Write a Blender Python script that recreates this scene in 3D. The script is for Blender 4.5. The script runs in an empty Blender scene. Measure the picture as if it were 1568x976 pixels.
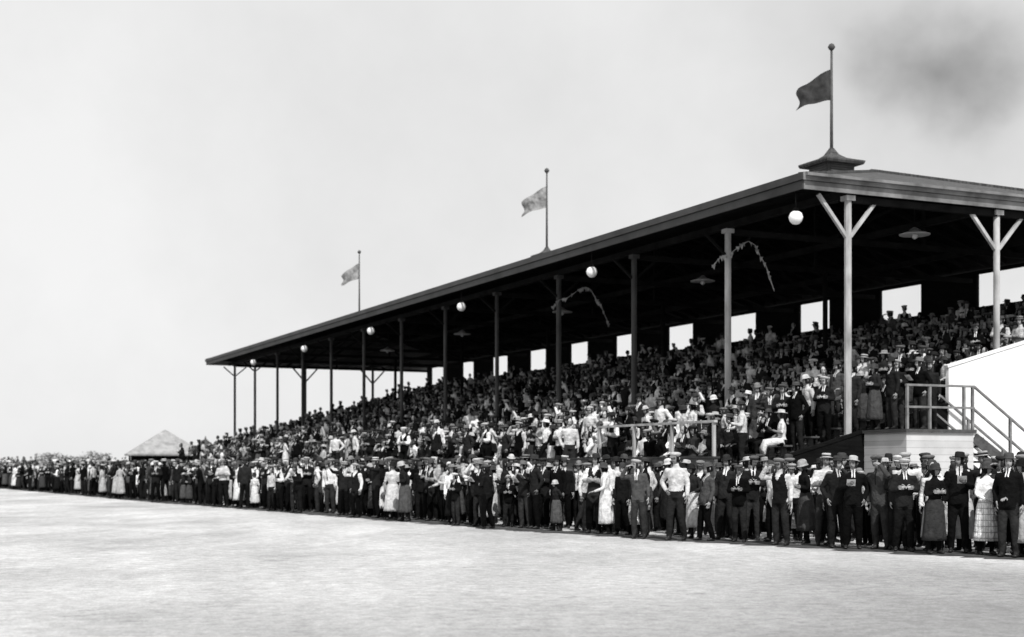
import bpy, bmesh, math, random
from mathutils import Vector, Matrix, Euler
random.seed(7)
R = random.Random(11)
scene = bpy.context.scene
try:
    scene.view_settings.view_transform = 'Standard'
    scene.view_settings.look = 'None'
    scene.view_settings.exposure = 0
except Exception:
    pass

# ------------------------------------------------------------------ frame of the grandstand
ANG = math.atan2(.4163, .9092)
W = Vector((math.cos(ANG), math.sin(ANG), 0))      # depth direction (away from track)
U = Vector((-math.sin(ANG), math.cos(ANG), 0))     # long direction
def P(t, d, z=0.0):
    return U * t + W * d + Vector((0, 0, z))

# ------------------------------------------------------------------ materials
def newmat(name):
    m = bpy.data.materials.new(name)
    m.use_nodes = True
    nt = m.node_tree
    b = nt.nodes['Principled BSDF']
    return m, nt, b

def math_node(nt, op, a, b=None, clamp=False):
    n = nt.nodes.new('ShaderNodeMath'); n.operation = op; n.use_clamp = clamp
    for i, x in enumerate((a, b)):
        if x is None: continue
        if isinstance(x, (int, float)): n.inputs[i].default_value = x
        else: nt.links.new(x, n.inputs[i])
    return n.outputs[0]

def maprange(nt, x, a, b, c, d, smooth=False):
    n = nt.nodes.new('ShaderNodeMapRange')
    if smooth: n.interpolation_type = 'SMOOTHSTEP'
    nt.links.new(x, n.inputs[0])
    for i, v in enumerate((a, b, c, d)): n.inputs[i + 1].default_value = v
    return n.outputs[0]

def noise(nt, scale, detail=3, vec=None, rough=.55, coord='Object'):
    n = nt.nodes.new('ShaderNodeTexNoise')
    n.inputs['Scale'].default_value = scale
    n.inputs['Detail'].default_value = detail
    n.inputs['Roughness'].default_value = rough
    if vec is None:
        tc = nt.nodes.new('ShaderNodeTexCoord'); vec = tc.outputs[coord]
    nt.links.new(vec, n.inputs['Vector'])
    return n.outputs['Fac']

def simple(name, v, rough=.75, var=.25, scale=3.0, bump=0.0, bscale=20, stretch=None, spec=.3):
    m, nt, b = newmat(name)
    vec = None
    if stretch:
        tc = nt.nodes.new('ShaderNodeTexCoord')
        mp = nt.nodes.new('ShaderNodeMapping'); mp.inputs['Scale'].default_value = stretch
        nt.links.new(tc.outputs['Object'], mp.inputs[0]); vec = mp.outputs[0]
    f = noise(nt, scale, 4, vec)
    c = maprange(nt, f, .3, .7, v * (1 - var), v * (1 + var))
    nt.links.new(c, b.inputs['Base Color'])
    b.inputs['Roughness'].default_value = rough
    b.inputs['Specular IOR Level'].default_value = spec
    if bump:
        bf = noise(nt, bscale, 3, vec)
        bn = nt.nodes.new('ShaderNodeBump'); bn.inputs['Strength'].default_value = bump; bn.inputs['Distance'].default_value = .03
        nt.links.new(bf, bn.inputs['Height']); nt.links.new(bn.outputs[0], b.inputs['Normal'])
    return m

def cloth(name, lo, hi, k=7.3, power=1.0, plaid=False, spec=.1):
    m, nt, b = newmat(name)
    oi = nt.nodes.new('ShaderNodeObjectInfo')
    r = math_node(nt, 'FRACT', math_node(nt, 'MULTIPLY', oi.outputs['Random'], k))
    if power != 1.0: r = math_node(nt, 'POWER', r, power)
    base = maprange(nt, r, 0, 1, lo, hi)
    f = noise(nt, 9, 3)
    mul = maprange(nt, f, .3, .7, .65, 1.25)
    c = math_node(nt, 'MULTIPLY', base, mul)
    if plaid:
        tc = nt.nodes.new('ShaderNodeTexCoord')
        sx = nt.nodes.new('ShaderNodeSeparateXYZ'); nt.links.new(tc.outputs['Object'], sx.inputs[0])
        ang = math_node(nt, 'ARCTAN2', sx.outputs[0], sx.outputs[1])
        l1 = math_node(nt, 'GREATER_THAN', math_node(nt, 'FRACT', math_node(nt, 'MULTIPLY', ang, 4.2)), .8)
        l2 = math_node(nt, 'GREATER_THAN', math_node(nt, 'FRACT', math_node(nt, 'MULTIPLY', sx.outputs[2], 9.5)), .8)
        l = math_node(nt, 'MAXIMUM', l1, l2)
        c = math_node(nt, 'MULTIPLY', c, maprange(nt, l, 0, 1, 1, .5))
    nt.links.new(c, b.inputs['Base Color'])
    b.inputs['Roughness'].default_value = .95
    b.inputs['Specular IOR Level'].default_value = spec
    bf = noise(nt, 11, 2)
    bn = nt.nodes.new('ShaderNodeBump'); bn.inputs['Strength'].default_value = .8; bn.inputs['Distance'].default_value = .04
    nt.links.new(bf, bn.inputs['Height']); nt.links.new(bn.outputs[0], b.inputs['Normal'])
    return m

M = {}
M['skin'] = cloth('skin', .16, .38, 5.1)
M['hair'] = cloth('hair', .006, .04, 3.7, 2)
M['dark'] = cloth('dark_wool', .003, .02, 7.3, 1.5, spec=.05)
M['trouser'] = cloth('trouser_wool', .003, .03, 9.1, 2.5, spec=.05)
M['mid'] = cloth('grey_tweed', .012, .08, 4.9)
M['white'] = cloth('white_cotton', .45, .8, 6.1)
M['light'] = cloth('light_cotton', .3, .7, 8.7)
M['straw'] = cloth('straw_hat', .15, .6, 3.3, 1.3)
M['felt'] = cloth('felt_hat', .006, .06, 2.9)
M['capc'] = cloth('cap_tweed', .02, .55, 12.7, 1.8)
M['shoe'] = simple('shoe_leather', .015, .5, .3)
M['plaid'] = cloth('plaid_cotton', .65, .8, 2.1, 1, True)
M['eye'] = simple('eye', .015, .4)
M['paper'] = simple('paper', .7, .8, .1)

# ------------------------------------------------------------------ mesh helpers
def tube(bm, pts, rad, n=10, ref=(1, 0, 0), mat=0):
    pts = [Vector(p) for p in pts]; ref = Vector(ref)
    rings = []
    for i, p in enumerate(pts):
        a = pts[max(0, i - 1)]; b = pts[min(len(pts) - 1, i + 1)]
        t = (b - a).normalized()
        s = ref - t * ref.dot(t)
        if s.length < .15:
            s = Vector((0, 1, 0)) - t * t.y
            if s.length < .15: s = Vector((0, 0, 1)) - t * t.z
        s.normalize(); q = t.cross(s)
        r = rad[i]
        if not isinstance(r, tuple): r = (r, r)
        rings.append([bm.verts.new(p + s * r[0] * math.cos(2 * math.pi * k / n) + q * r[1] * math.sin(2 * math.pi * k / n)) for k in range(n)])
    fs = []
    for i in range(len(rings) - 1):
        for k in range(n):
            fs.append(bm.faces.new((rings[i][k], rings[i][(k + 1) % n], rings[i + 1][(k + 1) % n], rings[i + 1][k])))
    fs.append(bm.faces.new(list(reversed(rings[0])))); fs.append(bm.faces.new(rings[-1]))
    for f in fs: f.material_index = mat; f.smooth = True
    return fs

def box(bm, a, b, mat=0):
    x0, y0, z0 = a; x1, y1, z1 = b
    v = [bm.verts.new(c) for c in ((x0, y0, z0), (x1, y0, z0), (x1, y1, z0), (x0, y1, z0), (x0, y0, z1), (x1, y0, z1), (x1, y1, z1), (x0, y1, z1))]
    for q in ((0, 3, 2, 1), (4, 5, 6, 7), (0, 1, 5, 4), (1, 2, 6, 5), (2, 3, 7, 6), (3, 0, 4, 7)):
        f = bm.faces.new([v[i] for i in q]); f.material_index = mat

def beam(bm, p, q, w, h, mat=0):
    p = Vector(p); q = Vector(q); t = (q - p).normalized()
    up = Vector((0, 0, 1))
    if abs(t.z) > .95: up = Vector((0, 1, 0))
    s = t.cross(up).normalized(); u = s.cross(t)
    v = []
    for c in (p, q):
        for a, b in ((-1, -1), (1, -1), (1, 1), (-1, 1)):
            v.append(bm.verts.new(c + s * w * a / 2 + u * h * b / 2))
    for f in ((3, 2, 1, 0), (4, 5, 6, 7), (0, 1, 5, 4), (1, 2, 6, 5), (2, 3, 7, 6), (3, 0, 4, 7)):
        fc = bm.faces.new([v[i] for i in f]); fc.material_index = mat

def lathe(bm, prof, n=20, c=(0, 0, 0), sx=1, sy=1, mat=0, wave=0, wn=9, tilt=None, ph=0):
    rings = []
    for j, (r, z) in enumerate(prof):
        ring = []
        for k in range(n):
            a = 2 * math.pi * k / n
            rr = r * (1 + wave * (j / (len(prof) - 1)) * math.sin(wn * a + ph + j * .3))
            v = Vector((rr * math.cos(a) * sx, rr * math.sin(a) * sy, z))
            if tilt: v = tilt @ v
            ring.append(bm.verts.new(v + Vector(c)))
        rings.append(ring)
    fs = []
    for i in range(len(rings) - 1):
        for k in range(n):
            f = bm.faces.new((rings[i][k], rings[i][(k + 1) % n], rings[i + 1][(k + 1) % n], rings[i + 1][k]))
            f.smooth = True; fs.append(f)
    for f in fs: f.material_index = mat
    if prof[-1][0] > .001:
        f = bm.faces.new(rings[-1]); f.material_index = mat
    if prof[0][0] > .001:
        f = bm.faces.new(list(reversed(rings[0]))); f.material_index = mat
    return rings

def finish(bm, name, mats, parent=None, link=True, recalc=True):
    if recalc: bmesh.ops.recalc_face_normals(bm, faces=bm.faces[:])
    me = bpy.data.meshes.new(name); bm.to_mesh(me); bm.free()
    for m in mats: me.materials.append(m)
    ob = bpy.data.objects.new(name, me)
    if link: scene.collection.objects.link(ob)
    if parent: ob.parent = parent
    return ob

# ------------------------------------------------------------------ people
def hand(bm, wrist, d, palmn, mat, curl=.5, side=1):
    """palm, four unequal bent fingers and thumb"""
    d = Vector(d).normalized(); n = Vector(palmn); n = (n - d * n.dot(d)).normalized()
    s = d.cross(n) * side
    w = Vector(wrist)
    tube(bm, [w - d * .02, w + d * .03, w + d * .085], [(.025, .018), (.036, .016), (.04, .014)], 8, s, mat)
    for i, (o, L) in enumerate(((-.03, .062), (-.01, .075), (.01, .07), (.029, .055))):
        b = w + d * .08 + s * o
        c1 = (d + n * curl * .5).normalized(); c2 = (d + n * curl * 1.4).normalized(); c3 = (d + n * curl * 2.6).normalized()
        p1 = b + c1 * L * .45; p2 = p1 + c2 * L * .32; p3 = p2 + c3 * L * .26
        tube(bm, [b, p1, p2, p3], [.0095, .009, .008, .006], 5, s, mat)
    b = w + d * .025 - s * .03
    p1 = b + (d * .6 - s * .6 + n * .4).normalized() * .04; p2 = p1 + (d - s * .2 + n * .3).normalized() * .032
    tube(bm, [b, p1, p2], [.013, .011, .008], 5, n, mat)

def head(bm, c, yaw, pitch, ms, mh, female):
    rot = Matrix.Rotation(yaw, 3, 'Z') @ Matrix.Rotation(pitch, 3, 'X')
    c = Vector(c)
    def T(v): return c + rot @ Vector(v)
    nu, nv = 18, 14
    rings = []
    for j in range(nv + 1):
        ph = -math.pi / 2 + math.pi * j / nv
        ring = []
        for i in range(nu):
            a = 2 * math.pi * i / nu
            x = math.cos(ph) * math.sin(a); y = -math.cos(ph) * math.cos(a); z = math.sin(ph)
            X = x * .076; Y = y * .095; Z = z * .118
            if Z < 0: X *= 1 - .32 * (-Z / .118) ** 1.3; Y = Y * (1 - .12 * (-Z / .118)) - .012 * (-Z / .118)
            fr = max(0, -y)
            if fr > .6:
                nb = math.exp(-((x) / .16) ** 2) * math.exp(-((Z + .022) / .026) ** 2)
                Y -= .024 * nb
                Y -= .007 * math.exp(-((Z - .022) / .014) ** 2)
                Y += .008 * math.exp(-((abs(x) - .4) / .18) ** 2) * math.exp(-((Z - .002) / .014) ** 2)
                Y -= .008 * math.exp(-((x) / .3) ** 2) * math.exp(-((Z + .1) / .02) ** 2)
            ring.append(bm.verts.new(T((X, Y, Z))))
        rings.append(ring)
    for j in range(nv):
        for i in range(nu):
            f = bm.faces.new((rings[j][i], rings[j][(i + 1) % nu], rings[j + 1][(i + 1) % nu], rings[j + 1][i])); f.material_index = ms; f.smooth = True
    for s in (-1, 1):
        tube(bm, [T((s * .074, .005, -.03)), T((s * .083, .012, 0)), T((s * .078, .015, .03))], [.007, .014, .008], 6, (0, 1, 0), ms)
        tube(bm, [T((s * .028 - .012, -.083, .004)), T((s * .028, -.0865, .005)), T((s * .028 + .012, -.083, .004))], [.003, .0065, .003], 6, (0, 1, 0), 3)
        tube(bm, [T((s * .028 - .016, -.088, .022)), T((s * .028, -.094, .026)), T((s * .028 + .016, -.087, .02))], [.003, .004, .003], 5, (0, 1, 0), mh)
    tube(bm, [T((-.022, -.088, -.058)), T((0, -.094, -.056)), T((.022, -.088, -.058))], [.002, .0045, .002], 5, (0, 1, 0), 3)
    rr = []
    lo = math.radians(-35 if not female else -55)
    for j in range(9):
        ph = lo + (math.pi / 2 - lo) * j / 8
        ring = []
        for i in range(15):
            a = math.radians(48) + (2 * math.pi - math.radians(96)) * i / 14
            k = 1.06 if not female else 1.16
            x = math.cos(ph) * math.sin(a); y = -math.cos(ph) * math.cos(a); z = math.sin(ph)
            ring.append(bm.verts.new(T((x * .079 * k, y * .098 * k + .004, z * .119 * 1.03))))
        rr.append(ring)
    for j in range(8):
        for i in range(14):
            f = bm.faces.new((rr[j][i], rr[j][i + 1], rr[j + 1][i + 1], rr[j + 1][i])); f.material_index = mh; f.smooth = True
    return T, rot

def hat(bm, kind, T, rot, base, band):
    c = T((0, .0, .055))
    tl = rot @ Matrix.Rotation(R.uniform(-.16, .1), 3, 'X') @ Matrix.Rotation(R.uniform(-.1, .1), 3, 'Y')
    if kind == 'boater':
        lathe(bm, [(.13, -.004), (.132, .004), (.092, .008), (.092, .02)], 20, c, .93, 1.08, base, tilt=tl)
        lathe(bm, [(.093, .018), (.093, .042)], 20, c, .93, 1.08, band, tilt=tl)
        lathe(bm, [(.091, .04), (.09, .078), (.084, .082)], 20, c, .93, 1.08, base, tilt=tl)
    elif kind == 'fedora':
        lathe(bm, [(.13, .0), (.136, .012), (.1, .004), (.091, .012), (.09, .045), (.083, .09), (.055, .102), (.02, .088)], 20, c, .92, 1.1, base, tilt=tl)
    elif kind == 'bowler':
        lathe(bm, [(.12, .004), (.125, .016), (.094, .004), (.09, .03), (.084, .07), (.06, .1), (.02, .112)], 20, c, .92, 1.1, base, tilt=tl)
    elif kind == 'cap':
        c2 = T((0, -.012, .06))
        lathe(bm, [(.084, -.012), (.104, .012), (.118, .032), (.105, .055), (.06, .068), (.012, .07)], 18, c2, .93, 1.12, base, tilt=tl)
        vs = []
        for zz in (-.004, -.014):
            vs.append([bm.verts.new(T((.075 * math.sin(a), -.085 - .06 * math.cos(a), .052 + zz - .015 * math.cos(a)))) for a in [math.radians(-80 + 20 * i) for i in range(9)]])
        for i in range(8):
            f = bm.faces.new((vs[0][i], vs[0][i + 1], vs[1][i + 1], vs[1][i])); f.material_index = base
        bm.faces.new(vs[0]).material_index = base; bm.faces.new(list(reversed(vs[1]))).material_index = base
    elif kind == 'cloche':
        c2 = T((0, .005, .02))
        lathe(bm, [(.125, -.03), (.118, -.012), (.1, .0), (.1, .03), (.094, .07), (.07, .1), (.02, .115)], 20, c2, .92, 1.08, base, tilt=tl)
    elif kind == 'wide':
        lathe(bm, [(.175, -.012), (.18, .0), (.12, .01), (.1, .012), (.098, .05), (.085, .08), (.03, .09)], 22, c, .95, 1.0, base, tilt=tl)

ARM = {
 'down':   ((.235, .03, 1.13), (.25, -.05, .88), (.02, -.2, -1), (-1, 0, 0)),
 'hip':    ((.34, .09, 1.15), (.19, -.02, .98), (-.5, -.6, -.4), (-.5, .5, 0)),
 'fold':   ((.25, -.03, 1.15), (.0, -.20, 1.2), (-1, .0, .08), (0, 1, 0)),
 'brow':   ((.33, -.19, 1.36), (.16, -.21, 1.60), (-.9, .25, .25), (0, .3, -1)),
 'pocket': ((.28, .09, 1.15), (.20, -.02, .94), (-.2, -.2, -1), (-1, 0, 0)),
 'behind': ((.26, .12, 1.15), (.04, .17, 1.02), (-1, .05, -.1), (0, -1, 0)),
 'hold':   ((.24, -.03, 1.15), (.10, -.27, 1.22), (-.5, -.7, .25), (-.5, 0, .8)),
 'point':  ((.32, -.2, 1.40), (.34, -.45, 1.5), (.05, -1, .3), (0, 0, -1)),
 'rail':   ((.26, -.06, 1.15), (.2, -.3, 1.08), (-.2, -1, -.1), (0, 0, -1)),
 'lap':    ((.235, -.02, 1.14), (.12, -.24, 1.03), (-.3, -1, -.3), (0, 0, -1)),
 'chin':   ((.19, -.26, 1.2), (.06, -.2, 1.42), (-.2, .25, .9), (0, 1, 0)),
}

def person(name, dress, la, ra, hatk, seated=False, female=False, yaw=0, pitch=0, lean=0, stance=0, scale=1.0, top='dark', bot='trouser', hatm='felt', skirt=None, vest=False, vw=.13, fat=1.0, band='felt', side=0):
    mats = [M['skin'], M[top], M[bot], M['eye'], M['shoe'], M['white'], M['hair'], M[hatm], M[band], M['dark'], M[skirt] if skirt else M['dark'], M['paper']]
    lab_bones = []
    bm = bmesh.new()
    sh = .17 if not female else .15
    dz = -.38 if seated else 0
    Rl = Matrix.Rotation(lean, 3, 'X') @ Matrix.Rotation(side, 3, 'Y')
    piv = Vector((0, 0, .92))
    def B(v):
        return piv + Rl @ (Vector(v) - piv) + Vector((0, 0, dz))
    def tb(pts, rad, lab, ref=(1, 0, 0), n=12):
        tube(bm, pts, rad, n, ref)
        for a, b in zip(pts[:-1], pts[1:]): lab_bones.append((Vector(a), Vector(b), lab))
    jk = (1.08 if dress == 'suit' else 1.0) * fat
    if female:
        rads = [(.15, .12), (.17, .125), (.125, .1), (.145, .12), (.15, .11), (.12, .085), (.055, .05), (.047, .047)]
    else:
        rads = [(.155 * jk, .12 * jk), (.165 * jk, .125 * jk * fat), (.15 * jk, .112 * jk * fat), (.168, .122 * fat), (.182, .12), (.15, .095), (.065, .06), (.055, .055)]
    zz = [.84, .95, 1.08, 1.22, 1.34, 1.415, 1.47, 1.56]
    tb([B((0, .0, z)) for z in zz[:6]], rads[:6], 'torso', n=16)
    tb([B((0, .0, 1.41)), B((0, 0, 1.47)), B((0, -.005, 1.56))], [(.12, .08), rads[6], rads[7]], 'neck')
    hands = []
    for s, a in ((1, la), (-1, ra)):
        e, w, hd, hn = ARM[a]
        f = .9 if female else 1
        S = B((s * sh, 0, 1.385)); E = B((s * e[0] * f, e[1], e[2])); Wr = B((s * w[0] * f, w[1], w[2]))
        th = .85 if female else 1.05
        tb([B((s * .1, 0, 1.37)), S, (S + E) / 2, E], [.065 * th, .068 * th, .056 * th, .048 * th], 'arm', (0, 1, 0))
        tb([E, (E + Wr) / 2, Wr], [.048 * th, .045 * th, .036 * th], 'fore', (0, 1, 0))
        hands.append((Wr, Rl @ Vector((s * hd[0], hd[1], hd[2])), Rl @ Vector((s * hn[0], hn[1], hn[2])), s))
    for s in (1, -1):
        if seated:
            H = Vector((s * .09, 0, .53)); K = Vector((s * (.13 if not female else .09), -.43, .52)); A = Vector((s * .12, -.42 - R.uniform(-.06, .04), .09))
        else:
            st = stance * s
            H = Vector((s * .085, 0, .9)); K = Vector((s * .11, -.02 - .05 * max(0, st), .49)); A = Vector((s * (.12 + .02 * abs(stance)), .03 - .12 * st, .09))
        tr = 1.0 if not female else .72
        tb([H, H.lerp(K, .5), K, K.lerp(A, .5), A], [.098, .09, .075 * tr, .07 * tr, .06 * tr], 'leg', (1, 0, 0))
        tb([A + Vector((0, .05, -.045)), A + Vector((0, -.05, -.045)), A + Vector((s * .02, -.15, -.058))], [(.038, .042), (.045, .04), (.038, .025)], 'shoe', (1, 0, 0), 8)
    if seated:
        tb([Vector((0, .03, .5)), Vector((0, .0, .62))], [(.18, .13), (.16, .12)], 'leg')
    me = bpy.data.meshes.new('tmp'); bm.to_mesh(me); bm.free()
    ob = bpy.data.objects.new('tmp', me); scene.collection.objects.link(ob)
    md = ob.modifiers.new('r', 'REMESH'); md.mode = 'VOXEL'; md.voxel_size = .022; md.use_smooth_shade = True
    sm = ob.modifiers.new('s', 'SMOOTH'); sm.factor = .5; sm.iterations = 2
    dg = bpy.context.evaluated_depsgraph_get()
    ev = ob.evaluated_get(dg)
    bm = bmesh.new(); bm.from_mesh(ev.to_mesh()); ev.to_mesh_clear()
    bpy.data.objects.remove(ob); bpy.data.meshes.remove(me)
    inv = Rl.inverted()
    for f in bm.faces:
        f.smooth = True
        c = f.calc_center_median()
        best = 1e9; lab = ''
        for a, b, l in lab_bones:
            ab = b - a; tt = max(0, min(1, (c - a).dot(ab) / ab.length_squared))
            dd = (c - (a + ab * tt)).length
            if l == 'torso': dd -= .09
            if l == 'leg': dd -= .02
            if dd < best: best = dd; lab = l
        lc = inv @ (c - Vector((0, 0, dz)) - piv) + piv
        mi = 1
        if lab == 'neck': mi = 0 if lc.z > 1.455 else (5 if dress != 'frock' else 0)
        elif lab == 'leg': mi = 2
        elif lab == 'shoe': mi = 4
        elif lab == 'torso':
            mi = 1
            if dress == 'suit':
                if lc.z < .8: mi = 2
                if lc.y < 0 and lc.z > 1.22 and abs(lc.x) < (lc.z - 1.22) * vw + .006: mi = 5
                if lc.y < 0 and lc.z > 1.22 and abs(lc.x) < .013: mi = 9
            else:
                if lc.z < .99: mi = 2
                if vest: mi = 9 if lc.z < 1.3 or abs(lc.x) > .012 + (lc.z - 1.3) * .4 or lc.y > 0 else 5
                elif dress == 'shirt' and .1 < vw < .2 and lc.y < 0 and abs(lc.x) < .014 and lc.z > 1.1 and top != 'light': mi = 9
        elif lab == 'fore' and (dress == 'frock' or (dress == 'shirt' and vw > .18)): mi = 0
        f.material_index = mi
    for (Wr, hd, hn, s) in hands:
        hand(bm, Wr, hd, hn, 0, R.uniform(.3, .6), s)
    T, rot = head(bm, B((0, -.015, 1.62)), yaw, pitch, 0, 6, female)
    if hatk: hat(bm, hatk, T, rot, 7, 8)
    if skirt:
        if seated:
            tube(bm, [B((0, .03, 1.0)), Vector((0, .02, .56)), Vector((0, -.2, .53)), Vector((0, -.44, .5)), Vector((0, -.5, .38)), Vector((0, -.5, .22))],
                 [(.13, .11), (.19, .14), (.19, .12), (.2, .12), (.22, .09), (.24, .07)], 16, (1, 0, 0), 10)
        else:
            lathe(bm, [(.132, 1.06), (.15, 1.0), (.175, .9), (.19, .75), (.205, .55), (.22, .36), (.228, .27)], 48, (0, 0, 0), 1.05, .9, 10, wave=.05, wn=11, ph=R.uniform(0, 6))
    if 'hold' in (la, ra):
        s = 1 if la == 'hold' else -1
        c = B((s * .05, -.33, 1.27))
        rt = Matrix.Rotation(-.7, 3, 'X')
        vs = [bm.verts.new(c + rt @ Vector((x, y, 0))) for x, y in ((-.08, -.1), (.08, -.1), (.08, .1), (-.08, .1))]
        bm.faces.new(vs).material_index = 11
    if scale != 1: bmesh.ops.scale(bm, vec=(scale,) * 3, verts=bm.verts)
    me = bpy.data.meshes.new(name); bm.to_mesh(me); bm.free()
    for m in mats: me.materials.append(m)
    return me

stand_specs = [
 ('man', dict(dress='suit', la='down', ra='pocket', hatk='fedora', yaw=.3, top='dark')),
 ('man', dict(dress='suit', la='fold', ra='fold', hatk='cap', yaw=-.2, top='dark', hatm='capc', stance=.5)),
 ('man', dict(dress='suit', la='behind', ra='behind', hatk='boater', yaw=.1, top='mid', hatm='straw')),
 ('man', dict(dress='shirt', la='hip', ra='down', hatk='cap', yaw=.2, top='white', hatm='capc', stance=.6, vw=0)),
 ('man', dict(dress='shirt', la='fold', ra='fold', hatk='boater', yaw=-.3, top='white', hatm='straw', vw=.25)),
 ('man', dict(dress='shirt', la='down', ra='brow', hatk='cap', yaw=0, top='white', hatm='capc', vest=True)),
 ('man', dict(dress='suit', la='down', ra='down', hatk='bowler', yaw=.4, top='dark', stance=-.6, vw=.05)),
 ('man', dict(dress='suit', la='pocket', ra='hold', hatk='fedora', yaw=-.4, top='dark', hatm='capc')),
 ('man', dict(dress='shirt', la='pocket', ra='down', hatk=None, yaw=.2, top='light', stance=.4)),
 ('man', dict(dress='suit', la='brow', ra='down', hatk='cap', yaw=.0, top='mid', hatm='capc', lean=.08, vw=.05)),
 ('woman', dict(dress='frock', la='down', ra='down', hatk='cloche', female=True, top='light', bot='dark', skirt='light', hatm='felt', yaw=.2, scale=.95)),
 ('woman', dict(dress='blouse', la='hold', ra='down', hatk='wide', female=True, top='white', bot='dark', skirt='dark', hatm='straw', yaw=-.2, scale=.95)),
 ('woman', dict(dress='blouse', la='fold', ra='fold', hatk='cloche', female=True, top='dark', bot='dark', skirt='mid', hatm='felt', yaw=.1, scale=.94)),
 ('woman', dict(dress='blouse', la='lap', ra='lap', hatk='cloche', female=True, top='white', bot='dark', skirt='plaid', hatm='felt', yaw=.35, scale=.95)),
 ('boy', dict(dress='shirt', la='down', ra='pocket', hatk='cap', yaw=.2, top='light', hatm='capc', scale=.8, vw=0)),
 ('man', dict(dress='suit', la='down', ra='point', hatk='boater', yaw=-.3, top='dark', hatm='straw')),
]
wst = [3, 2.8, .6, .9, .4, .8, 2, 1.8, .9, 1.6, .9, .8, 1.3, .15, .6, .15]
lightset = {3, 4, 5, 8, 10, 11, 13, 14}
arms = ['down', 'down', 'pocket', 'hip', 'behind', 'rail', 'brow', 'hold']
for k in range(20):
    fem = k % 4 == 3
    la = R.choice(arms); ra = R.choice(arms)
    if R.random() < .25: la = ra = 'fold'
    if la == 'hold' and ra == 'hold': ra = 'down'
    if fem:
        lt = R.random() < .5
        d_ = dict(dress='blouse', female=True, top='light' if lt else R.choice(['dark', 'mid']), bot='dark', skirt=R.choice(['light', 'white', 'dark']) if lt else R.choice(['dark', 'mid', 'light']), hatk=R.choice(['cloche', 'wide']), hatm=R.choice(['felt', 'straw', 'light']), scale=.94)
    else:
        lt = R.random() < .28
        hk = R.choice(['cap', 'cap', 'cap', 'fedora', 'boater', 'fedora', 'bowler', None])
        d_ = dict(dress='shirt' if lt else 'suit', top='white' if lt else R.choice(['dark', 'dark', 'mid']), hatk=hk, hatm='capc' if hk == 'cap' else ('straw' if hk == 'boater' else R.choice(['felt', 'capc', 'felt'])),
                  fat=R.uniform(.95, 1.2), vest=lt and R.random() < .4, vw=R.choice([.0, .05, .1, .16, .22]), band=R.choice(['felt', 'straw', 'mid']))
    d_.update(la=la, ra=ra, yaw=R.uniform(-.7, .7), pitch=R.uniform(-.15, .25), lean=R.uniform(-.06, .16), side=R.uniform(-.06, .06), stance=R.uniform(-.8, .8))
    if lt: lightset.add(len(stand_specs))
    stand_specs.append(('woman' if fem else 'man', d_)); wst.append(.8 if lt else 1.3)
seat_specs = [
 dict(dress='suit', la='lap', ra='lap', hatk='fedora', yaw=.2, top='dark', hatm='felt'),
 dict(dress='suit', la='lap', ra='chin', hatk='boater', yaw=-.2, top='dark', hatm='straw', lean=.25),
 dict(dress='shirt', la='lap', ra='lap', hatk='cap', yaw=.1, top='white', hatm='capc', lean=.15),
 dict(dress='suit', la='fold', ra='fold', hatk='cap', yaw=.3, top='mid', hatm='capc', vw=.05),
 dict(dress='shirt', la='lap', ra='brow', hatk='fedora', yaw=0, top='white', hatm='felt', lean=.1, vest=True),
 dict(dress='suit', la='fold', ra='chin', hatk='bowler', yaw=-.3, top='dark', hatm='felt'),
 dict(dress='blouse', la='lap', ra='lap', hatk='cloche', female=True, top='white', bot='dark', skirt='dark', yaw=.2, scale=.95),
 dict(dress='frock', la='lap', ra='hold', hatk='wide', female=True, top='light', bot='dark', skirt='light', hatm='straw', yaw=-.2, scale=.95),
 dict(dress='blouse', la='fold', ra='lap', hatk='cloche', female=True, top='dark', bot='dark', skirt='dark', hatm='light', scale=.95),
 dict(dress='suit', la='lap', ra='hold', hatk=None, yaw=.1, top='dark'),
 dict(dress='suit', la='lap', ra='lap', hatk='cap', yaw=.6, top='dark', hatm='capc', lean=.3, side=.1, vw=.05),
 dict(dress='suit', la='fold', ra='fold', hatk='boater', yaw=-.5, top='dark', hatm='straw', lean=-.08, band='straw'),
 dict(dress='shirt', la='chin', ra='lap', hatk=None, yaw=.3, top='white', lean=.3, vw=.25),
 dict(dress='suit', la='lap', ra='brow', hatk='cap', yaw=.1, top='mid', hatm='felt', lean=.05, side=-.08, fat=1.15),
]
wse = [3, .6, .9, 2.0, .6, 2, .9, .8, 1.3, 1.6, 2, .6, .6, 1.2]
lset2 = {2, 4, 6, 7, 12}
meshes = []; kinds = []
pc = bpy.data.collections.new('spectator_figures')
for i, (k, sp) in enumerate(stand_specs):
    meshes.append(person('standing_' + k, **sp)); kinds.append(k)
NS = len(meshes)
for i, sp in enumerate(seat_specs):
    meshes.append(person('seated_spectator', seated=True, **sp)); kinds.append('seated')
NT = len(meshes)
for i, me in enumerate(meshes):
    o = bpy.data.objects.new('figure_%02d' % i, me); pc.objects.link(o)

def pick_stand(rr, lightbias=0.0):
    return rr.choices(range(NS), [w * (1 + (lightbias if i in lightset else 0)) for i, w in enumerate(wst)])[0]
def pick_seat(rr, lightbias=0.0):
    return NS + rr.choices(range(NT - NS), [w * (1 + (lightbias if i in lset2 else 0)) for i, w in enumerate(wse)])[0]

FACE = math.atan2(-W.x, W.y)   # yaw to look towards the track
EDGE = [(8, 22.5), (14, 19.6), (19, 17.7), (26.4, 15.6), (32, 14.6), (38, 13.95), (51, 12.7), (60, 11.6), (101, 8.5), (150, 5.0), (190, 2)]
def edge(t):
    for (a, b), (c, d) in zip(EDGE[:-1], EDGE[1:]):
        if t <= c: return b + (d - b) * (t - a) / (c - a)
    return EDGE[-1][1]
def screen(p):
    return 784 + 2150 * p.x / p.y, 712 - 2150 * (p.z - 1.6) / p.y

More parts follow.
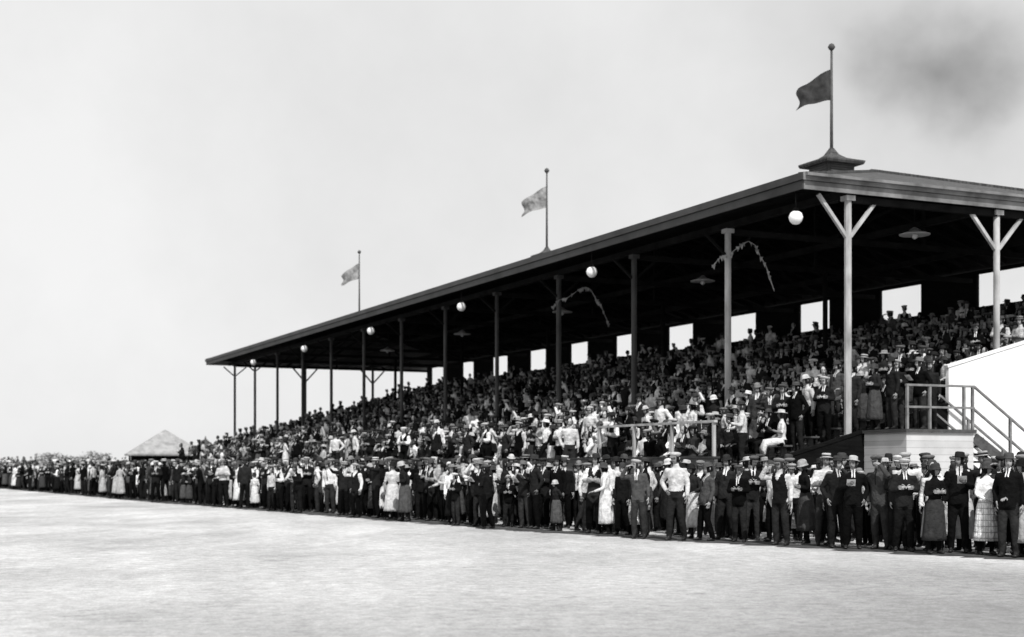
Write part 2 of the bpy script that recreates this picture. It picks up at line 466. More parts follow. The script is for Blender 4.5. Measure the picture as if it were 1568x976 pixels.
pts = []; idx = []; rots = []; scl = []
def addp(p, i, yaw, s):
    m = R.choice((-1, 1))
    pts.append(p); idx.append(i); rots.append((R.uniform(-.035, .035), R.uniform(-.035, .035), yaw)); scl.append((m * s * R.uniform(.94, 1.05), s * R.uniform(.95, 1.06), s))

# ground crowd
t = 12.0
while t < 165:
    e = edge(t)
    if t < 28: lim = e + 5.5
    elif t < 93: lim = 17.75
    else: lim = e + 11
    wob = .35 * math.sin(t * .9) + .2 * math.sin(t * 2.3 + 1)
    d = e + wob * .8; row = 0
    while d < lim:
        tt = t + R.uniform(-.26, .26); dd = d + R.uniform(-.2, .2) + (0 if row else R.uniform(-.3, .4))
        p = P(tt, dd)
        x, y = screen(p)
        skip = (row == 0 and x > 1165) or (R.random() < ((.2 if row == 0 else .07) if row < 3 else .18))
        if tt < 29.2 and dd > 21.2: skip = True
        if dd > 17.75 and tt > 27.7: skip = True
        if not skip:
            yaw = FACE + R.gauss(.25, .6)
            if R.random() < .12: yaw += R.uniform(-2.5, 2.5)
            s = R.uniform(.91, 1.07)
            if R.random() < .06: s *= .82
            addp(p, pick_stand(R, 1.1 if row > 1 else .25), yaw, s)
        d += .6 if row < 4 else .8
        row += 1
    t += (.54 if t < 93 else .62) * R.uniform(.85, 1.15)

# stand crowd
NR = 22; D0 = 18.6; DD = .8045; Z0 = 1.2; DZ = .2205; T0 = 28.1; T1 = 93.0
def floor_z(i): return Z0 + DZ * i
for i in range(NR):
    t = T0 + .35
    while t < T1 - .4:
        ais = abs(((t - T0) % 13.0) - 6.5) < .45
        if not (ais and R.random() < .7) and R.random() > .04:
            d = D0 + DD * i
            near = t < 42 and i < 9
            endr = t < 30.2 and 3 <= i <= 9
            ps = .35 if near else (.2 if i < 14 else .07)
            if i == NR - 1 and t > 46: ps = .4
            if endr: ps = .85
            if R.random() < ps:
                addp(P(t, d - .28, floor_z(i)), pick_stand(R, 2.0 if near and not endr else .3), FACE + R.gauss(.15, .4), R.uniform(.9, 1.05))
            else:
                addp(P(t, d + .06, floor_z(i)), pick_seat(R, 2.6 if near else .3), FACE + R.gauss(.1, .35), R.uniform(.93, 1.06))
        t += R.uniform(.44, .6)

# far bank crowd
for k in range(330):
    x = -95 + k * .42 + R.uniform(-.2, .2)
    y = 158 + R.uniform(-2.0, 2.0)
    if x > -33: break
    addp(Vector((x, y, .75)), pick_stand(R, .5), R.gauss(0, .5), R.uniform(.92, 1.05))

me = bpy.data.meshes.new('spectator_crowd')
me.from_pydata([tuple(p) for p in pts], [], [])
a = me.attributes.new('pidx', 'INT', 'POINT'); a.data.foreach_set('value', idx)
a = me.attributes.new('prot', 'FLOAT_VECTOR', 'POINT'); a.data.foreach_set('vector', [c for r_ in rots for c in r_])
a = me.attributes.new('pscl', 'FLOAT_VECTOR', 'POINT'); a.data.foreach_set('vector', [c for r_ in scl for c in r_])
crowd = bpy.data.objects.new('spectator_crowd', me); scene.collection.objects.link(crowd)
ng = bpy.data.node_groups.new('crowd_instancer', 'GeometryNodeTree')
ng.interface.new_socket('Geometry', in_out='INPUT', socket_type='NodeSocketGeometry')
ng.interface.new_socket('Geometry', in_out='OUTPUT', socket_type='NodeSocketGeometry')
gi = ng.nodes.new('NodeGroupInput'); go = ng.nodes.new('NodeGroupOutput')
ci = ng.nodes.new('GeometryNodeCollectionInfo'); ci.inputs['Collection'].default_value = pc
ci.inputs['Separate Children'].default_value = True; ci.inputs['Reset Children'].default_value = True
iop = ng.nodes.new('GeometryNodeInstanceOnPoints'); iop.inputs['Pick Instance'].default_value = True
def attr(nm, ty):
    n = ng.nodes.new('GeometryNodeInputNamedAttribute'); n.data_type = ty; n.inputs['Name'].default_value = nm
    return [o for o in n.outputs if o.enabled and o.name == 'Attribute'][0]
ng.links.new(gi.outputs[0], iop.inputs['Points']); ng.links.new(ci.outputs[0], iop.inputs['Instance'])
ng.links.new(attr('pidx', 'INT'), iop.inputs['Instance Index'])
ng.links.new(attr('prot', 'FLOAT_VECTOR'), iop.inputs['Rotation'])
ng.links.new(attr('pscl', 'FLOAT_VECTOR'), iop.inputs['Scale'])
ng.links.new(iop.outputs[0], go.inputs[0])
gm = crowd.modifiers.new('crowd', 'NODES'); gm.node_group = ng

# front row at the right, one by one from the photograph
front = [(1556, 0, -.3, 1.02), (1532, 6, .2, .96), (1493, 13, .5, 1.0), (1449, 12, .7, .99), (1410, 8, -.2, .95), (1388, 1, .3, .98), (1364, 3, .1, 1.05), (1338, 9, -.4, 1.02), (1316, 7, .2, 1.0),
         (1288, 0, .5, 1.0), (1262, 9, 0, .97), (1240, 4, .3, 1.04), (1213, 5, -.3, .99), (1190, 14, .2, 1.0)]
for x, k, yo, s in front:
    best = None
    tt = 10.0
    while tt < 60:
        p = P(tt, edge(tt) + .1); sx, _ = screen(p)
        if best is None or abs(sx - x) < best[0]: best = (abs(sx - x), p)
        tt += .02
    o = bpy.data.objects.new(kinds[k], meshes[k]); scene.collection.objects.link(o)
    o.location = best[1] + W * R.uniform(-.3, .35); o.location.z = 0
    o.rotation_euler = (R.uniform(-.02, .02), R.uniform(-.02, .02), FACE + .75 + yo); o.scale = (s,) * 3

# ------------------------------------------------------------------ grandstand
gs = bpy.data.objects.new('grandstand', None); scene.collection.objects.link(gs); gs.rotation_euler = (0, 0, ANG)
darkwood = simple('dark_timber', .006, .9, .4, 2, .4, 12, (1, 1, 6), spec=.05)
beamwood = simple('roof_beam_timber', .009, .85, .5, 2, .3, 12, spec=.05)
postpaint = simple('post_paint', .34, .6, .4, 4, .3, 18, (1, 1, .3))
postdark = simple('post_paint_baked_shade', .04, .7, .45, 4, .3, 18, (1, 1, .3))  # same post paint, with the shade under the roof darkened into its colour
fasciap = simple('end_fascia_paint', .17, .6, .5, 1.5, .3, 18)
fasciad = simple('eave_fascia_baked_shade', .035, .6, .5, 1.0, .3, 18)  # same fascia paint; shade of the long eaves is put into the colour
concrete = simple('tier_planks', .06, .85, .35, 3, .4, 12, (2, .3, 2))

def shingle():
    m, nt, b = newmat('roof_shingles')
    tc = nt.nodes.new('ShaderNodeTexCoord')
    br = nt.nodes.new('ShaderNodeTexBrick'); br.inputs['Scale'].default_value = 3
    br.inputs['Color1'].default_value = (.035, .035, .035, 1); br.inputs['Color2'].default_value = (.08, .08, .08, 1); br.inputs['Mortar'].default_value = (.01, .01, .01, 1)
    nt.links.new(tc.outputs['Object'], br.inputs['Vector'])
    nt.links.new(br.outputs['Color'], b.inputs['Base Color']); b.inputs['Roughness'].default_value = .9
    return m
shing = shingle()

def boards(name, v, axis=1, per=6.0, gapv=.35):
    m, nt, b = newmat(name)
    tc = nt.nodes.new('ShaderNodeTexCoord'); sx = nt.nodes.new('ShaderNodeSeparateXYZ'); nt.links.new(tc.outputs['Object'], sx.inputs[0])
    q = math_node(nt, 'MULTIPLY', sx.outputs[axis], per)
    fr = math_node(nt, 'FRACT', q)
    fl = math_node(nt, 'FLOOR', q)
    wn = nt.nodes.new('ShaderNodeTexWhiteNoise'); wn.noise_dimensions = '1D'; nt.links.new(fl, wn.inputs['W'])
    tone = maprange(nt, wn.outputs[0], 0, 1, v * .9, v * 1.05)
    gap = math_node(nt, 'LESS_THAN', fr, .07)
    tone = math_node(nt, 'MULTIPLY', tone, maprange(nt, gap, 0, 1, 1, gapv))
    st = maprange(nt, noise(nt, 1.7, 5), .3, .7, .85, 1.08)
    nt.links.new(math_node(nt, 'MULTIPLY', tone, st), b.inputs['Base Color']); b.inputs['Roughness'].default_value = .8
    return m
whitewall = boards('whitewashed_boards', .8, 2, 5.0, .88)
landwall = boards('pale_boards', .5, 2, 6.0, .6)
greywall = boards('weathered_boards', .1, 2, 6.0)

# local coords: x = depth d, y = long t
EF, EB = 20.5, 36.25; TN, TF = 27.9, 93.7; ZE = 8.62; RD = 29.0; RN, RFm = 35.7, 87.6; ZR = 10.9
bm = bmesh.new()
v = [bm.verts.new(c) for c in ((EF, TN, ZE), (EB, TN, ZE), (EB, TF, ZE), (EF, TF, ZE), (RD, RN, ZR), (RD, RFm, ZR))]
for q in ((0, 1, 4), (1, 2, 5, 4), (2, 3, 5), (3, 0, 4, 5)): bm.faces.new([v[i] for i in q])
finish(bm, 'roof_covering', [shing], gs)
bm = bmesh.new()
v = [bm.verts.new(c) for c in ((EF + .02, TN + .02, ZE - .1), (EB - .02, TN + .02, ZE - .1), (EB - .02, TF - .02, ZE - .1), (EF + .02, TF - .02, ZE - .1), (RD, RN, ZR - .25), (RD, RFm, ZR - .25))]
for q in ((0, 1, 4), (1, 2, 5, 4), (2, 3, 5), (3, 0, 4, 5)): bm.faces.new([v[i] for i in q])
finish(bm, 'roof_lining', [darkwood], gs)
bm = bmesh.new()
beam(bm, (RD, RN, ZR + .03), (RD, RFm, ZR + .03), .25, .08)
for c in ((EF, TN), (EB, TN)): beam(bm, (c[0], c[1], ZE + .02), (RD, RN, ZR + .02), .22, .07)
for c in ((EF, TF), (EB, TF)): beam(bm, (c[0], c[1], ZE + .02), (RD, RFm, ZR + .02), .22, .07)
finish(bm, 'ridge_caps', [shing], gs)
bm = bmesh.new()
for o, z0, z1 in ((.10, 8.47, 8.645), (.04, 8.26, 8.465)):
    box(bm, (EF - o, TN - o, z0), (EF - o + .04, TF + o, z1), 1)
    if z1 > 8.5: box(bm, (EB + o - .04, TN - o, z0 + .04), (EB + o, TF + o, z1), 1)
    box(bm, (EF - o + .042, TN - o, z0), (EB + o - .042, TN - o + .04, z1), 0)
    box(bm, (EF - o + .042, TF + o - .04, z0), (EB + o - .042, TF + o, z1), 0)
beam(bm, (EF, TN - .16, 8.60), (EB, TN - .16, 8.60), .1, .07, 0)
finish(bm, 'eave_fascia', [fasciap, fasciad], gs)
bm = bmesh.new()
t = RN + .4
while t < RFm:
    beam(bm, (EF + .1, t, ZE - .25), (RD, t, ZR - .36), .06, .18)
    beam(bm, (RD, t, ZR - .36), (35.7, t, ZE + .0), .06, .18)
    t += .9
t = TN + .5
while t < RN:
    k = (t - TN) / (RN - TN)
    z = ZE + (ZR - ZE) * k
    beam(bm, (EF + .1, t, ZE - .25), (EF + (RD - EF) * k, t, z - .34), .06, .16)
    t += .9
BAYS = [28.1 + 5.333 * i for i in range(13)]
for t in BAYS:
    box(bm, (22.1, t - .07, 8.08), (35.8, t + .07, 8.24))
    for a in (25.5, 29, 32.5):
        k = (t - TN) / (RN - TN) if t < RN else 1
        beam(bm, (a, t, 8.2), (29, t, 8.3 + 2.1 * min(1, k)), .08, .1)
for d in (22.0, 26.8, 31.6):
    box(bm, (d - .09, TN + .1, 8.242), (d + .09, TF - .1, 8.42))
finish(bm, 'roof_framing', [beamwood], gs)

def column(bm, d, t, zb, brace=True, zt=8.2, bl=.95, r=.09):
    tube(bm, [(d, t, zb), (d, t, zt - .12)], [r * 1.0, r * .96], 8, (math.cos(.39), math.sin(.39), 0))
    box(bm, (d - .13, t - .13, zt - .12), (d + .13, t + .13, zt - .001))
    box(bm, (d - .14, t - .14, zb), (d + .14, t + .14, zb + .25))
    if brace:
        for s in (-1, 1):
            beam(bm, (d + s * .06, t, zt - 1.0), (d + s * bl, t, zt - .02), .085, .085)
for i, t in enumerate(BAYS):
    bm = bmesh.new()
    column(bm, 22.0, t, Z0 + DZ * 4, i == 0, 8.24, .9, .095 if i < 4 else .08)
    for f in bm.faces: f.smooth = False
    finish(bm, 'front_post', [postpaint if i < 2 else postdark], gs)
    if i:
        bm = bmesh.new()
        for s in (-1, 1): beam(bm, (22 + s * .08, t, 7.5), (22 + s * .75, t, 8.06), .07, .07)
        finish(bm, 'knee_brace', [beamwood], gs)
for t in (BAYS[0], BAYS[-1]):
    for d in (26.8, 31.6):
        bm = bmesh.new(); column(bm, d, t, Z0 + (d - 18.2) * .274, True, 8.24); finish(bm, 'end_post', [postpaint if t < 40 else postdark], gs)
for t in BAYS[2:-1:2]:
    bm = bmesh.new(); column(bm, 29.4, t, 3.9, False, 8.24); finish(bm, 'inner_post', [beamwood], gs)

# tiers
bm = bmesh.new()
prof = [(18.2, 0)]
for i in range(NR):
    d = 18.2 + DD * i
    prof += [(d, floor_z(i)), (d + DD, floor_z(i))]
prof += [(18.2 + DD * NR, 0)]
a = [bm.verts.new((d, T0, z)) for d, z in prof]; b = [bm.verts.new((d, T1, z)) for d, z in prof]
for i in range(len(prof) - 1): bm.faces.new((a[i], a[i + 1], b[i + 1], b[i]))
bm.faces.new(a); bm.faces.new(list(reversed(b)))
finish(bm, 'seating_tiers', [concrete], gs)
bm = bmesh.new()
for i in range(NR):
    d = 18.2 + DD * i + .42
    t = T0 + .2
    while t < T1 - 1:
        t2 = min(t + 5.6, T1 - .1)
        box(bm, (d, t, floor_z(i) + .4), (d + .26, t2, floor_z(i) + .44))
        for q in (t + .2, (t + t2) / 2, t2 - .2): box(bm, (d + .06, q - .03, floor_z(i)), (d + .2, q + .03, floor_z(i) + .399))
        t = t2 + .9 if (t2 - T0) % 13 > 5 and (t2 - T0) % 13 < 7 else t2 + .02
finish(bm, 'bench_seats', [concrete], gs)
bm = bmesh.new()
box(bm, (18.1, T0 - .02, 0), (18.19, T1, 1.75), 0)
box(bm, (18.06, T0 - .04, 1.751), (18.24, T1, 1.8), 2)
t = T0 + .05
while t < 34:
    box(bm, (18.12, t, 1.801), (18.19, t + .07, 2.6), 1); t += 1.9
box(bm, (18.11, T0, 2.601), (18.2, t - 1.82, 2.66), 1)
finish(bm, 'front_wall', [greywall, postpaint, postdark], gs)
WB = 35.95
bm = bmesh.new()
wins = [42.84 + 5.36 * (k - 3) for k in range(13)]
wins = [w for w in wins if 29 < w < 92.2]
zb, zt = 7.22, 8.40
box(bm, (WB, T0, 0), (WB + .12, T1, zb)); box(bm, (WB, T0, zt), (WB + .12, T1, 8.52))
prev = T0
rw = random.Random(9)
for w in wins:
    a0, a1 = w - 1.15 + rw.uniform(-.1, .1), min(w + 1.12 + rw.uniform(-.12, .1), T1)
    box(bm, (WB, prev, zb + .001), (WB + .12, a0, zt - .001)); prev = a1
    box(bm, (WB - .04, a0 - .08, zb - .09), (WB + .16, a1 + .08, zb - .002))
if prev < T1: box(bm, (WB, prev, zb + .001), (WB + .12, T1, zt - .001))
finish(bm, 'back_wall', [darkwood], gs)
def endwall(name, t0, t1, d0, d1, up, mat):
    bm = bmesh.new()
    z = lambda d: Z0 + (d - 18.2) * .274 + up
    A = [(d0, 0), (d1, 0), (d1, z(d1)), (d0, z(d0))]
    a = [bm.verts.new((x, t0, y)) for x, y in A]; b = [bm.verts.new((x, t1, y)) for x, y in A]
    bm.faces.new(a); bm.faces.new(list(reversed(b)))
    for i in range(4): bm.faces.new((a[i], a[(i + 1) % 4], b[(i + 1) % 4], b[i]))
    finish(bm, name, [mat], gs)
    bm = bmesh.new()
    beam(bm, (d0 - .05, (t0 + t1) / 2, z(d0) + .04), (d1, (t0 + t1) / 2, z(d1) + .04), .16, .07)
    finish(bm, name + '_coping', [mat], gs)
endwall('end_wall', T0 - .22, T0 - .1, 25.0, 35.9, 1.0, whitewall)
endwall('lower_end_wall', T0 - .2, T0 - .08, 18.25, 24.98, .05, darkwood)
endwall('far_end_wall', T1 + .05, T1 + .15, 18.2, 35.9, .3, darkwood)

# landing and stair at near end
bm = bmesh.new()
tA, tB = 26.3, 27.85; LZ = 2.45
box(bm, (22.3, tA, 0), (24.35, tB, LZ - .08), 0)
box(bm, (22.24, tA - .06, LZ - .079), (24.4, tB, LZ), 1)
ns = 13; run = .29; rise = LZ / ns
for i in range(ns - 1):
    z = LZ - rise * (i + 1); d = 24.41 + run * i
    box(bm, (d, tA + .05, z - .05), (d + run + .03, tB, z), 1)
for tt in (tA, tB - .06):
    beam(bm, (24.4, tt + .02, LZ - .2), (24.4 + run * (ns - 1) + .2, tt + .02, .05), .05, .26, 1)
finish(bm, 'entrance_landing_and_steps', [landwall, concrete], gs)
bm = bmesh.new()
for d in (22.32, 23.0, 24.05, 24.32):
    box(bm, (d - .03, tA - .03, LZ + .001), (d + .03, tA + .03, LZ + 1.02))
for h in (.5, 1.02): box(bm, (22.28, tA - .035, LZ + h), (24.36, tA + .035, LZ + h + .05))
for h in (.5, 1.05):
    e = 24.33 + run * ns
    beam(bm, (24.36, tA, LZ + h), (e, tA, h + .02), .05, .05)
    beam(bm, (24.36, tB - .1, LZ + h), (e, tB - .1, h + .02), .05, .05)
for k in (4, 8, 12):
    d = 24.36 + run * k; z = LZ - rise * k
    box(bm, (d - .03, tA - .03, z - .05), (d + .03, tA + .03, z + 1.03)); box(bm, (d - .03, tB - .13, z - .05), (d + .03, tB - .07, z + 1.03))
finish(bm, 'stair_railing', [simple('rail_paint', .16, .6, .4, 4)], gs)
for d_, t_, k in ((22.7, 27.3, 0), (23.3, 27.0, 7), (23.1, 27.6, 1), (23.9, 27.35, 6), (22.5, 27.7, 12)):
    p = P(t_, d_, LZ)
    o = bpy.data.objects.new(kinds[k], meshes[k]); scene.collection.objects.link(o); o.location = p
    o.rotation_euler = (0, 0, FACE + R.uniform(-.3, .9))

# cupolas with flagstaffs
flagm = simple('flag_cloth', .03, .9, .6, 4)
flagm2 = simple('faded_flag_cloth', .22, .9, .6, 4)
louv = simple('cupola_paint', .06, .7, .35, 4)
rr = random.Random(3)
for n, t in enumerate((37.9, 59.4, 87.2)):
    k1 = (.9, .66, .5)[n]; kz = (.88, .72, .5)[n]
    bm = bmesh.new()
    hb = .58
    box(bm, (-hb, -hb, -.6), (hb, hb, .72), 0)
    box(bm, (-hb - .12, -hb - .12, -.45), (hb + .12, hb + .12, .22), 0)
    for k in range(5):
        z = .26 + k * .09
        box(bm, (-hb - .04, -hb + .08, z), (-hb - .002, hb - .08, z + .045), 0); box(bm, (-hb + .08, -hb - .04, z), (hb - .08, -hb - .002, z + .045), 0)
    prof = [(.82, .66), (.86, .74), (.86, .8), (.6, .88), (.38, .96), (.2, 1.1), (.08, 1.32), (.06, 1.36)]
    rings = [[bm.verts.new((sx * r, sy * r, z)) for sx, sy in ((-1, -1), (1, -1), (1, 1), (-1, 1))] for r, z in prof]
    for i in range(len(rings) - 1):
        for k in range(4):
            f = bm.faces.new((rings[i][k], rings[i][(k + 1) % 4], rings[i + 1][(k + 1) % 4], rings[i + 1][k])); f.material_index = 1
    bm.faces.new(rings[0]).material_index = 1; bm.faces.new(rings[-1]).material_index = 1
    bmesh.ops.scale(bm, vec=(k1, k1, kz), verts=bm.verts)
    bmesh.ops.translate(bm, vec=(RD, t, ZR), verts=bm.verts)
    finish(bm, 'roof_cupola', [louv, shing], gs)
    bm = bmesh.new()
    tube(bm, [(RD, t, ZR + .3), (RD, t, ZR + 4.45)], [.06, .038], 8)
    lathe(bm, [(.01, 4.42), (.08, 4.46), (.125, 4.54), (.08, 4.63), (.01, 4.67)], 12, (RD, t, ZR))
    finish(bm, 'flagstaff', [louv], gs)
    wd = Vector((math.cos(-ANG + math.pi), math.sin(-ANG + math.pi), 0))
    pd = Vector((-wd.y, wd.x, 0))
    bm = bmesh.new(); nx, nz = 24, 14; g = []
    L = 1.18; Hh = 1.02
    for i in range(nx + 1):
        col = []
        for j in range(nz + 1):
            s = i / nx; z = j / nz
            q = Vector((RD, t, ZR + 3.8 - z * Hh * (1 - .36 * s))) + wd * (L * s * (.92 + .06 * math.sin(j * .5 + n)) + .04)
            q.z -= (.58 + .05 * n) * s ** 1.2 * L
            q += pd * (.12 * s * math.sin(s * 8 + z * 2.2 + n))
            q.z += .03 * s * math.sin(s * 8 + z * 2 + n)
            col.append(bm.verts.new(q))
        g.append(col)
    for i in range(nx):
        for j in range(nz):
            f = bm.faces.new((g[i][j], g[i + 1][j], g[i + 1][j + 1], g[i][j + 1])); f.smooth = True
    finish(bm, 'flag', [flagm if n == 0 else flagm2], gs)

# globe lamps on the eave and pendant shades inside
glass = simple('opal_glass', .85, .25, .03, 3, spec=.5)
enam = simple('enamel_shade', .4, .4, .1)
for k in range(7):
    t = 28.35 + 10.667 * k
    if t > 86: break
    bm = bmesh.new()
    tube(bm, [(20.62, t, 8.3), (20.62, t, 7.84)], [.02, .02], 6, mat=1)
    lathe(bm, [(.03, 7.9), (.07, 7.86), (.08, 7.8)], 12, (20.62, t, 0), mat=1)
    lathe(bm, [(.06, 7.82), (.14, 7.76), (.18, 7.66), (.15, 7.56), (.08, 7.49), (.01, 7.475)], 16, (20.62, t, 0), mat=0)
    finish(bm, 'globe_lamp', [glass, beamwood], gs)
for k in range(5):
    t = 30.8 + 10.9 * k
    bm = bmesh.new()
    tube(bm, [(26.4, t, 9.4), (26.4, t, 8.15)], [.015, .015], 6, mat=1)
    lathe(bm, [(.42, 7.98), (.43, 8.0), (.2, 8.08), (.06, 8.18), (.02, 8.2)], 20, (26.4, t, 0), mat=0)
    lathe(bm, [(.01, 7.86), (.07, 7.9), (.08, 7.97), (.04, 8.03)], 12, (26.4, t, 0), mat=0)
    finish(bm, 'pendant_lamp', [enam, beamwood], gs)
strm = simple('faded_bunting', .3, .9, .6, 9)
for (t, d, so) in ((33.2, 22.35, 1.0), (44.1, 22.9, 1.1)):
    bm = bmesh.new()
    path = [(-1.5, -.8), (-1.15, -.5), (-.8, -.42), (-.3, -.12), (0, .0), (.3, -.1), (.5, -.4), (.75, -.65), (.95, -1.05), (1.1, -1.35)]
    for (a0, z0), (a1, z1) in zip(path[:-1], path[1:]):
        q0 = Vector((d + a0 * .8 * so, t - .25 + rr.uniform(-.03, .03), 7.85 + z0)); q1 = Vector((d + a1 * .8 * so, t - .25, 7.85 + z1))
        beam(bm, q0, q1, .015, .02)
        for s in (.15, .45, .75):
            if rr.random() < .7:
                c = q0.lerp(q1, s); w_ = rr.uniform(.03, .09)
                vs = [bm.verts.new(c + Vector((x, rr.uniform(-.03, .03), z))) for x, z in ((-w_, .02), (w_, .03), (rr.uniform(-.02, .04), -.06 - w_))]
                bm.faces.new(vs)
    finish(bm, 'paper_streamer', [strm], gs)

# ------------------------------------------------------------------ distant pavilion, hut, bank, fence, trees
pv = bpy.data.objects.new('pavilion', None); scene.collection.objects.link(pv); pv.location = (-34.6, 140, 0); pv.rotation_euler = (0, 0, .3)
bm = bmesh.new()
rings = [[(sx * r, sy * r, z) for sx, sy in ((-1, -1), (1, -1), (1, 1), (-1, 1))] for r, z in ((3.75, 2.5), (3.8, 2.65), (.3, 4.95), (.02, 5.1))]
rings = [[bm.verts.new(c) for c in rg] for rg in rings]
for i in range(3):
    for k in range(4): bm.faces.new((rings[i][k], rings[i][(k + 1) % 4], rings[i + 1][(k + 1) % 4], rings[i + 1][k]))
bm.faces.new(rings[0]); finish(bm, 'roof', [simple('weathered_shingle', .26, .9, .3, 2)], pv)
bm = bmesh.new()
for x in (-3.3, -1.1, 1.1, 3.3):
    for y in (-3.3, 3.3): box(bm, (x - .09, y - .09, 0), (x + .09, y + .09, 2.5))
box(bm, (-3.1, 1, 0), (3.1, 1.2, 2.5)); box(bm, (-3.3, -3.44, .1), (3.3, -3.392, .9))
finish(bm, 'posts_and_walls', [darkwood], pv)
hut = bpy.data.objects.new('judges_hut', None); scene.collection.objects.link(hut); hut.location = (-28.6, 131, 0)
bm = bmesh.new()
box(bm, (-.6, -.6, 0), (.6, .6, 3.2)); box(bm, (-.4, -.64, 2.2), (.4, -.602, 2.9), 1)
finish(bm, 'walls', [greywall, darkwood], hut)
bm = bmesh.new()
lathe(bm, [(.95, 3.2), (.95, 3.28), (.1, 4.0), (.02, 4.3)], 4, (0, 0, 0)); finish(bm, 'roof', [shing], hut)
bm = bmesh.new()
g = []
for i in range(90):
    x = -140 + i * 1.7
    g.append([bm.verts.new((x, 150 + k * 2.6, [0, .45, .75 + .08 * math.sin(i * .7), .75, .5, 0][k])) for k in range(6)])
for i in range(89):
    if g[i + 1][0].co.x > -25: break
    for k in range(5): bm.faces.new((g[i][k], g[i + 1][k], g[i + 1][k + 1], g[i][k + 1])).smooth = True
bmesh.ops.delete(bm, geom=[v for v in bm.verts if not v.link_faces], context='VERTS')
finish(bm, 'earth_bank', [simple('bank_soil', .3, .95, .3, .5)])
bm = bmesh.new()
x = -120
while x < -30:
    box(bm, (x, 148.9, 0), (x + .1, 149, 1.15)); x += 2.4
box(bm, (-120, 148.85, .95), (-30, 148.9, 1.1)); box(bm, (-120, 148.85, .5), (-30, 148.9, .62))
finish(bm, 'rail_fence', [postpaint])
bm = bmesh.new()
rt_ = random.Random(21)
for k in range(9000):
    x = rt_.uniform(-330, -70)
    h = 4.2 + 1.8 * math.sin(x * .09) + 1.5 * math.sin(x * .31 + 2) + .8 * math.sin(x * .9)
    z = max(.3, h) * rt_.random() ** .6 + rt_.uniform(0, .6)
    y = 620 + rt_.uniform(-8, 8)
    c = Vector((x, y, z))
    vs = [bm.verts.new(c + Vector((rt_.uniform(-.9, .9), rt_.uniform(-.9, .9), rt_.uniform(-.6, .6)))) for _ in range(3)]
    bm.faces.new(vs)
finish(bm, 'distant_trees', [simple('distant_foliage', .12, .9, .5, .3)], recalc=False)

# ------------------------------------------------------------------ ground
def ground_mat():
    m, nt, b = newmat('dusty_track')
    tc = nt.nodes.new('ShaderNodeTexCoord')
    mp = nt.nodes.new('ShaderNodeMapping'); mp.inputs['Rotation'].default_value = (0, 0, -ANG); mp.inputs['Scale'].default_value = (1.0, .5, 1)
    nt.links.new(tc.outputs['Object'], mp.inputs[0])
    big = noise(nt, .22, 5, mp.outputs[0], .6); mid_ = noise(nt, .8, 6, mp.outputs[0], .7); fine = noise(nt, 4.5, 7, tc.outputs['Object'], .8); grit = noise(nt, 22, 4, tc.outputs['Object'], .85)
    # darker patch of ground in front of the nearer crowd
    vm = nt.nodes.new('ShaderNodeVectorMath'); vm.operation = 'DISTANCE'; nt.links.new(tc.outputs['Object'], vm.inputs[0]); vm.inputs[1].default_value = (7.5, 12, 0)
    near = maprange(nt, math_node(nt, 'ADD', vm.outputs['Value'], maprange(nt, mid_, 0, 1, -6, 6)), 1, 13, .5, 1.0, True)
    c = maprange(nt, big, .36, .64, .66, .45)
    c = math_node(nt, 'MULTIPLY', c, near)
    c = math_node(nt, 'MULTIPLY', c, maprange(nt, mid_, .35, .7, 1.08, .8))
    c = math_node(nt, 'MULTIPLY', c, maprange(nt, fine, .36, .66, 1.18, .72))
    c = math_node(nt, 'MULTIPLY', c, maprange(nt, grit, .3, .72, 1.22, .68))
    mp2 = nt.nodes.new('ShaderNodeMapping'); mp2.inputs['Rotation'].default_value = (0, 0, .1); mp2.inputs['Scale'].default_value = (.7, 1.2, 1)
    nt.links.new(tc.outputs['Object'], mp2.inputs[0])
    sc = noise(nt, 1.5, 8, mp2.outputs[0], .78)
    c = math_node(nt, 'MULTIPLY', c, maprange(nt, sc, .6, .7, 1, .35))
    nt.links.new(c, b.inputs['Base Color']); b.inputs['Roughness'].default_value = .95; b.inputs['Specular IOR Level'].default_value = .05
    h = math_node(nt, 'ADD', grit, math_node(nt, 'MULTIPLY', fine, 2.5))
    bn = nt.nodes.new('ShaderNodeBump'); bn.inputs['Strength'].default_value = .6; bn.inputs['Distance'].default_value = .06
    nt.links.new(h, bn.inputs['Height']); nt.links.new(bn.outputs[0], b.inputs['Normal'])
    return m
bm = bmesh.new()
bmesh.ops.create_grid(bm, x_segments=8, y_segments=8, size=3000)
finish(bm, 'ground', [ground_mat()])
bm = bmesh.new()
rv = random.Random(5)
prev = None; t = 8.0
while t < 170:
    e = edge(t)
    o = -.5 + rv.uniform(-.3, .25)
    a = bm.verts.new(P(t, e + o, .006)); b = bm.verts.new(P(t, e + .7 + rv.uniform(-.5, .5), .006))
    if prev: bm.faces.new((prev[0], a, b, prev[1]))
    prev = (a, b); t += .22
stripm = simple('dark_strip_ground', .05, .95, .75, 3, .6, 30)  # dark strip of ground, ragged at both edges, along the crowd's front
finish(bm, 'dark_ground_strip', [stripm])

# ------------------------------------------------------------------ camera
cd = bpy.data.cameras.new('camera'); cam = bpy.data.objects.new('camera', cd); scene.collection.objects.link(cam)
cam.location = (0, 0, 1.6); cam.rotation_euler = (math.radians(90), 0, 0)
cd.sensor_width = 36; cd.lens = 36 * 2150 / 1568; cd.shift_y = (712 - 488) / 1568
cd.clip_end = 6000
cd.dof.use_dof = True; cd.dof.focus_distance = 24; cd.dof.aperture_fstop = 1.3
scene.camera = cam

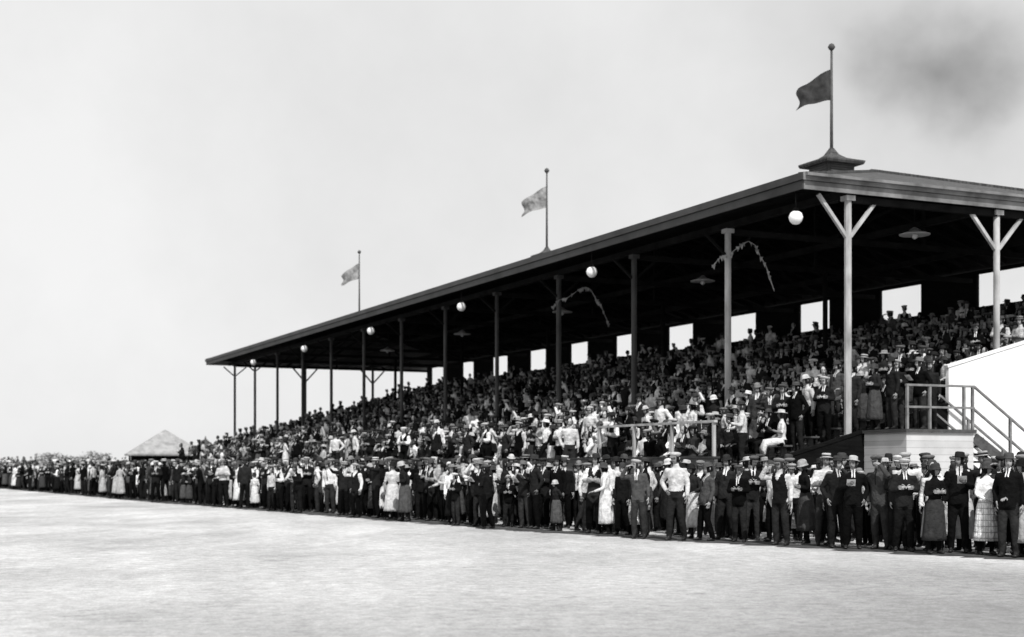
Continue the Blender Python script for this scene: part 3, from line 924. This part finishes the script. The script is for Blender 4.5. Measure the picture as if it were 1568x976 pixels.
# ------------------------------------------------------------------ light
sh_ = Vector((.2, -.98, 0)).normalized(); el = math.radians(50)
sv = Vector((sh_.x * math.cos(el), sh_.y * math.cos(el), math.sin(el)))
ld = bpy.data.lights.new('sun', 'SUN'); ld.energy = 4.8; ld.angle = math.radians(.5); ld.color = (1, .99, .98)
sun = bpy.data.objects.new('sun', ld); scene.collection.objects.link(sun)
sun.rotation_euler = (-sv).to_track_quat('-Z', 'Y').to_euler(); sun.location = (0, 0, 50)

wld = bpy.data.worlds.new('World'); scene.world = wld; wld.use_nodes = True
nt = wld.node_tree; bg = nt.nodes['Background']
sky = nt.nodes.new('ShaderNodeTexSky'); sky.sky_type = 'NISHITA'; sky.sun_disc = False
sky.sun_elevation = el; sky.sun_rotation = math.atan2(sh_.x, sh_.y)
bw = nt.nodes.new('ShaderNodeRGBToBW'); nt.links.new(sky.outputs[0], bw.inputs[0])
tc = nt.nodes.new('ShaderNodeTexCoord')
cl = noise(nt, 3.0, 6, tc.outputs['Generated'], .6)
cloudv = maprange(nt, cl, .3, .7, 7.9, 9.5)
mix = nt.nodes.new('ShaderNodeMix'); mix.data_type = 'FLOAT'; mix.inputs[0].default_value = .9
nt.links.new(bw.outputs[0], mix.inputs[2]); nt.links.new(cloudv, mix.inputs[3])
dv = Vector((.305, 1, .277)).normalized()
nv = nt.nodes.new('ShaderNodeTexNoise'); nv.inputs['Scale'].default_value = 11; nv.inputs['Detail'].default_value = 5
nt.links.new(tc.outputs['Generated'], nv.inputs['Vector'])
vm = nt.nodes.new('ShaderNodeVectorMath'); vm.operation = 'SUBTRACT'; nt.links.new(tc.outputs['Generated'], vm.inputs[0]); vm.inputs[1].default_value = dv
v2 = nt.nodes.new('ShaderNodeVectorMath'); v2.operation = 'MULTIPLY'; nt.links.new(vm.outputs[0], v2.inputs[0]); v2.inputs[1].default_value = (.9, 1, 1.2)
ln = nt.nodes.new('ShaderNodeVectorMath'); ln.operation = 'LENGTH'; nt.links.new(v2.outputs[0], ln.inputs[0])
dd_ = math_node(nt, 'ADD', ln.outputs['Value'], maprange(nt, nv.outputs['Fac'], 0, 1, -.07, .07))
m1 = maprange(nt, dd_, -.02, .075, .42, 1, True)
m2 = maprange(nt, dd_, .02, .2, .82, 1, True)
o = math_node(nt, 'MULTIPLY', math_node(nt, 'MULTIPLY', mix.outputs[0], m1), m2)
nt.links.new(o, bg.inputs['Color']); bg.inputs['Strength'].default_value = .1
print('people', len(pts))
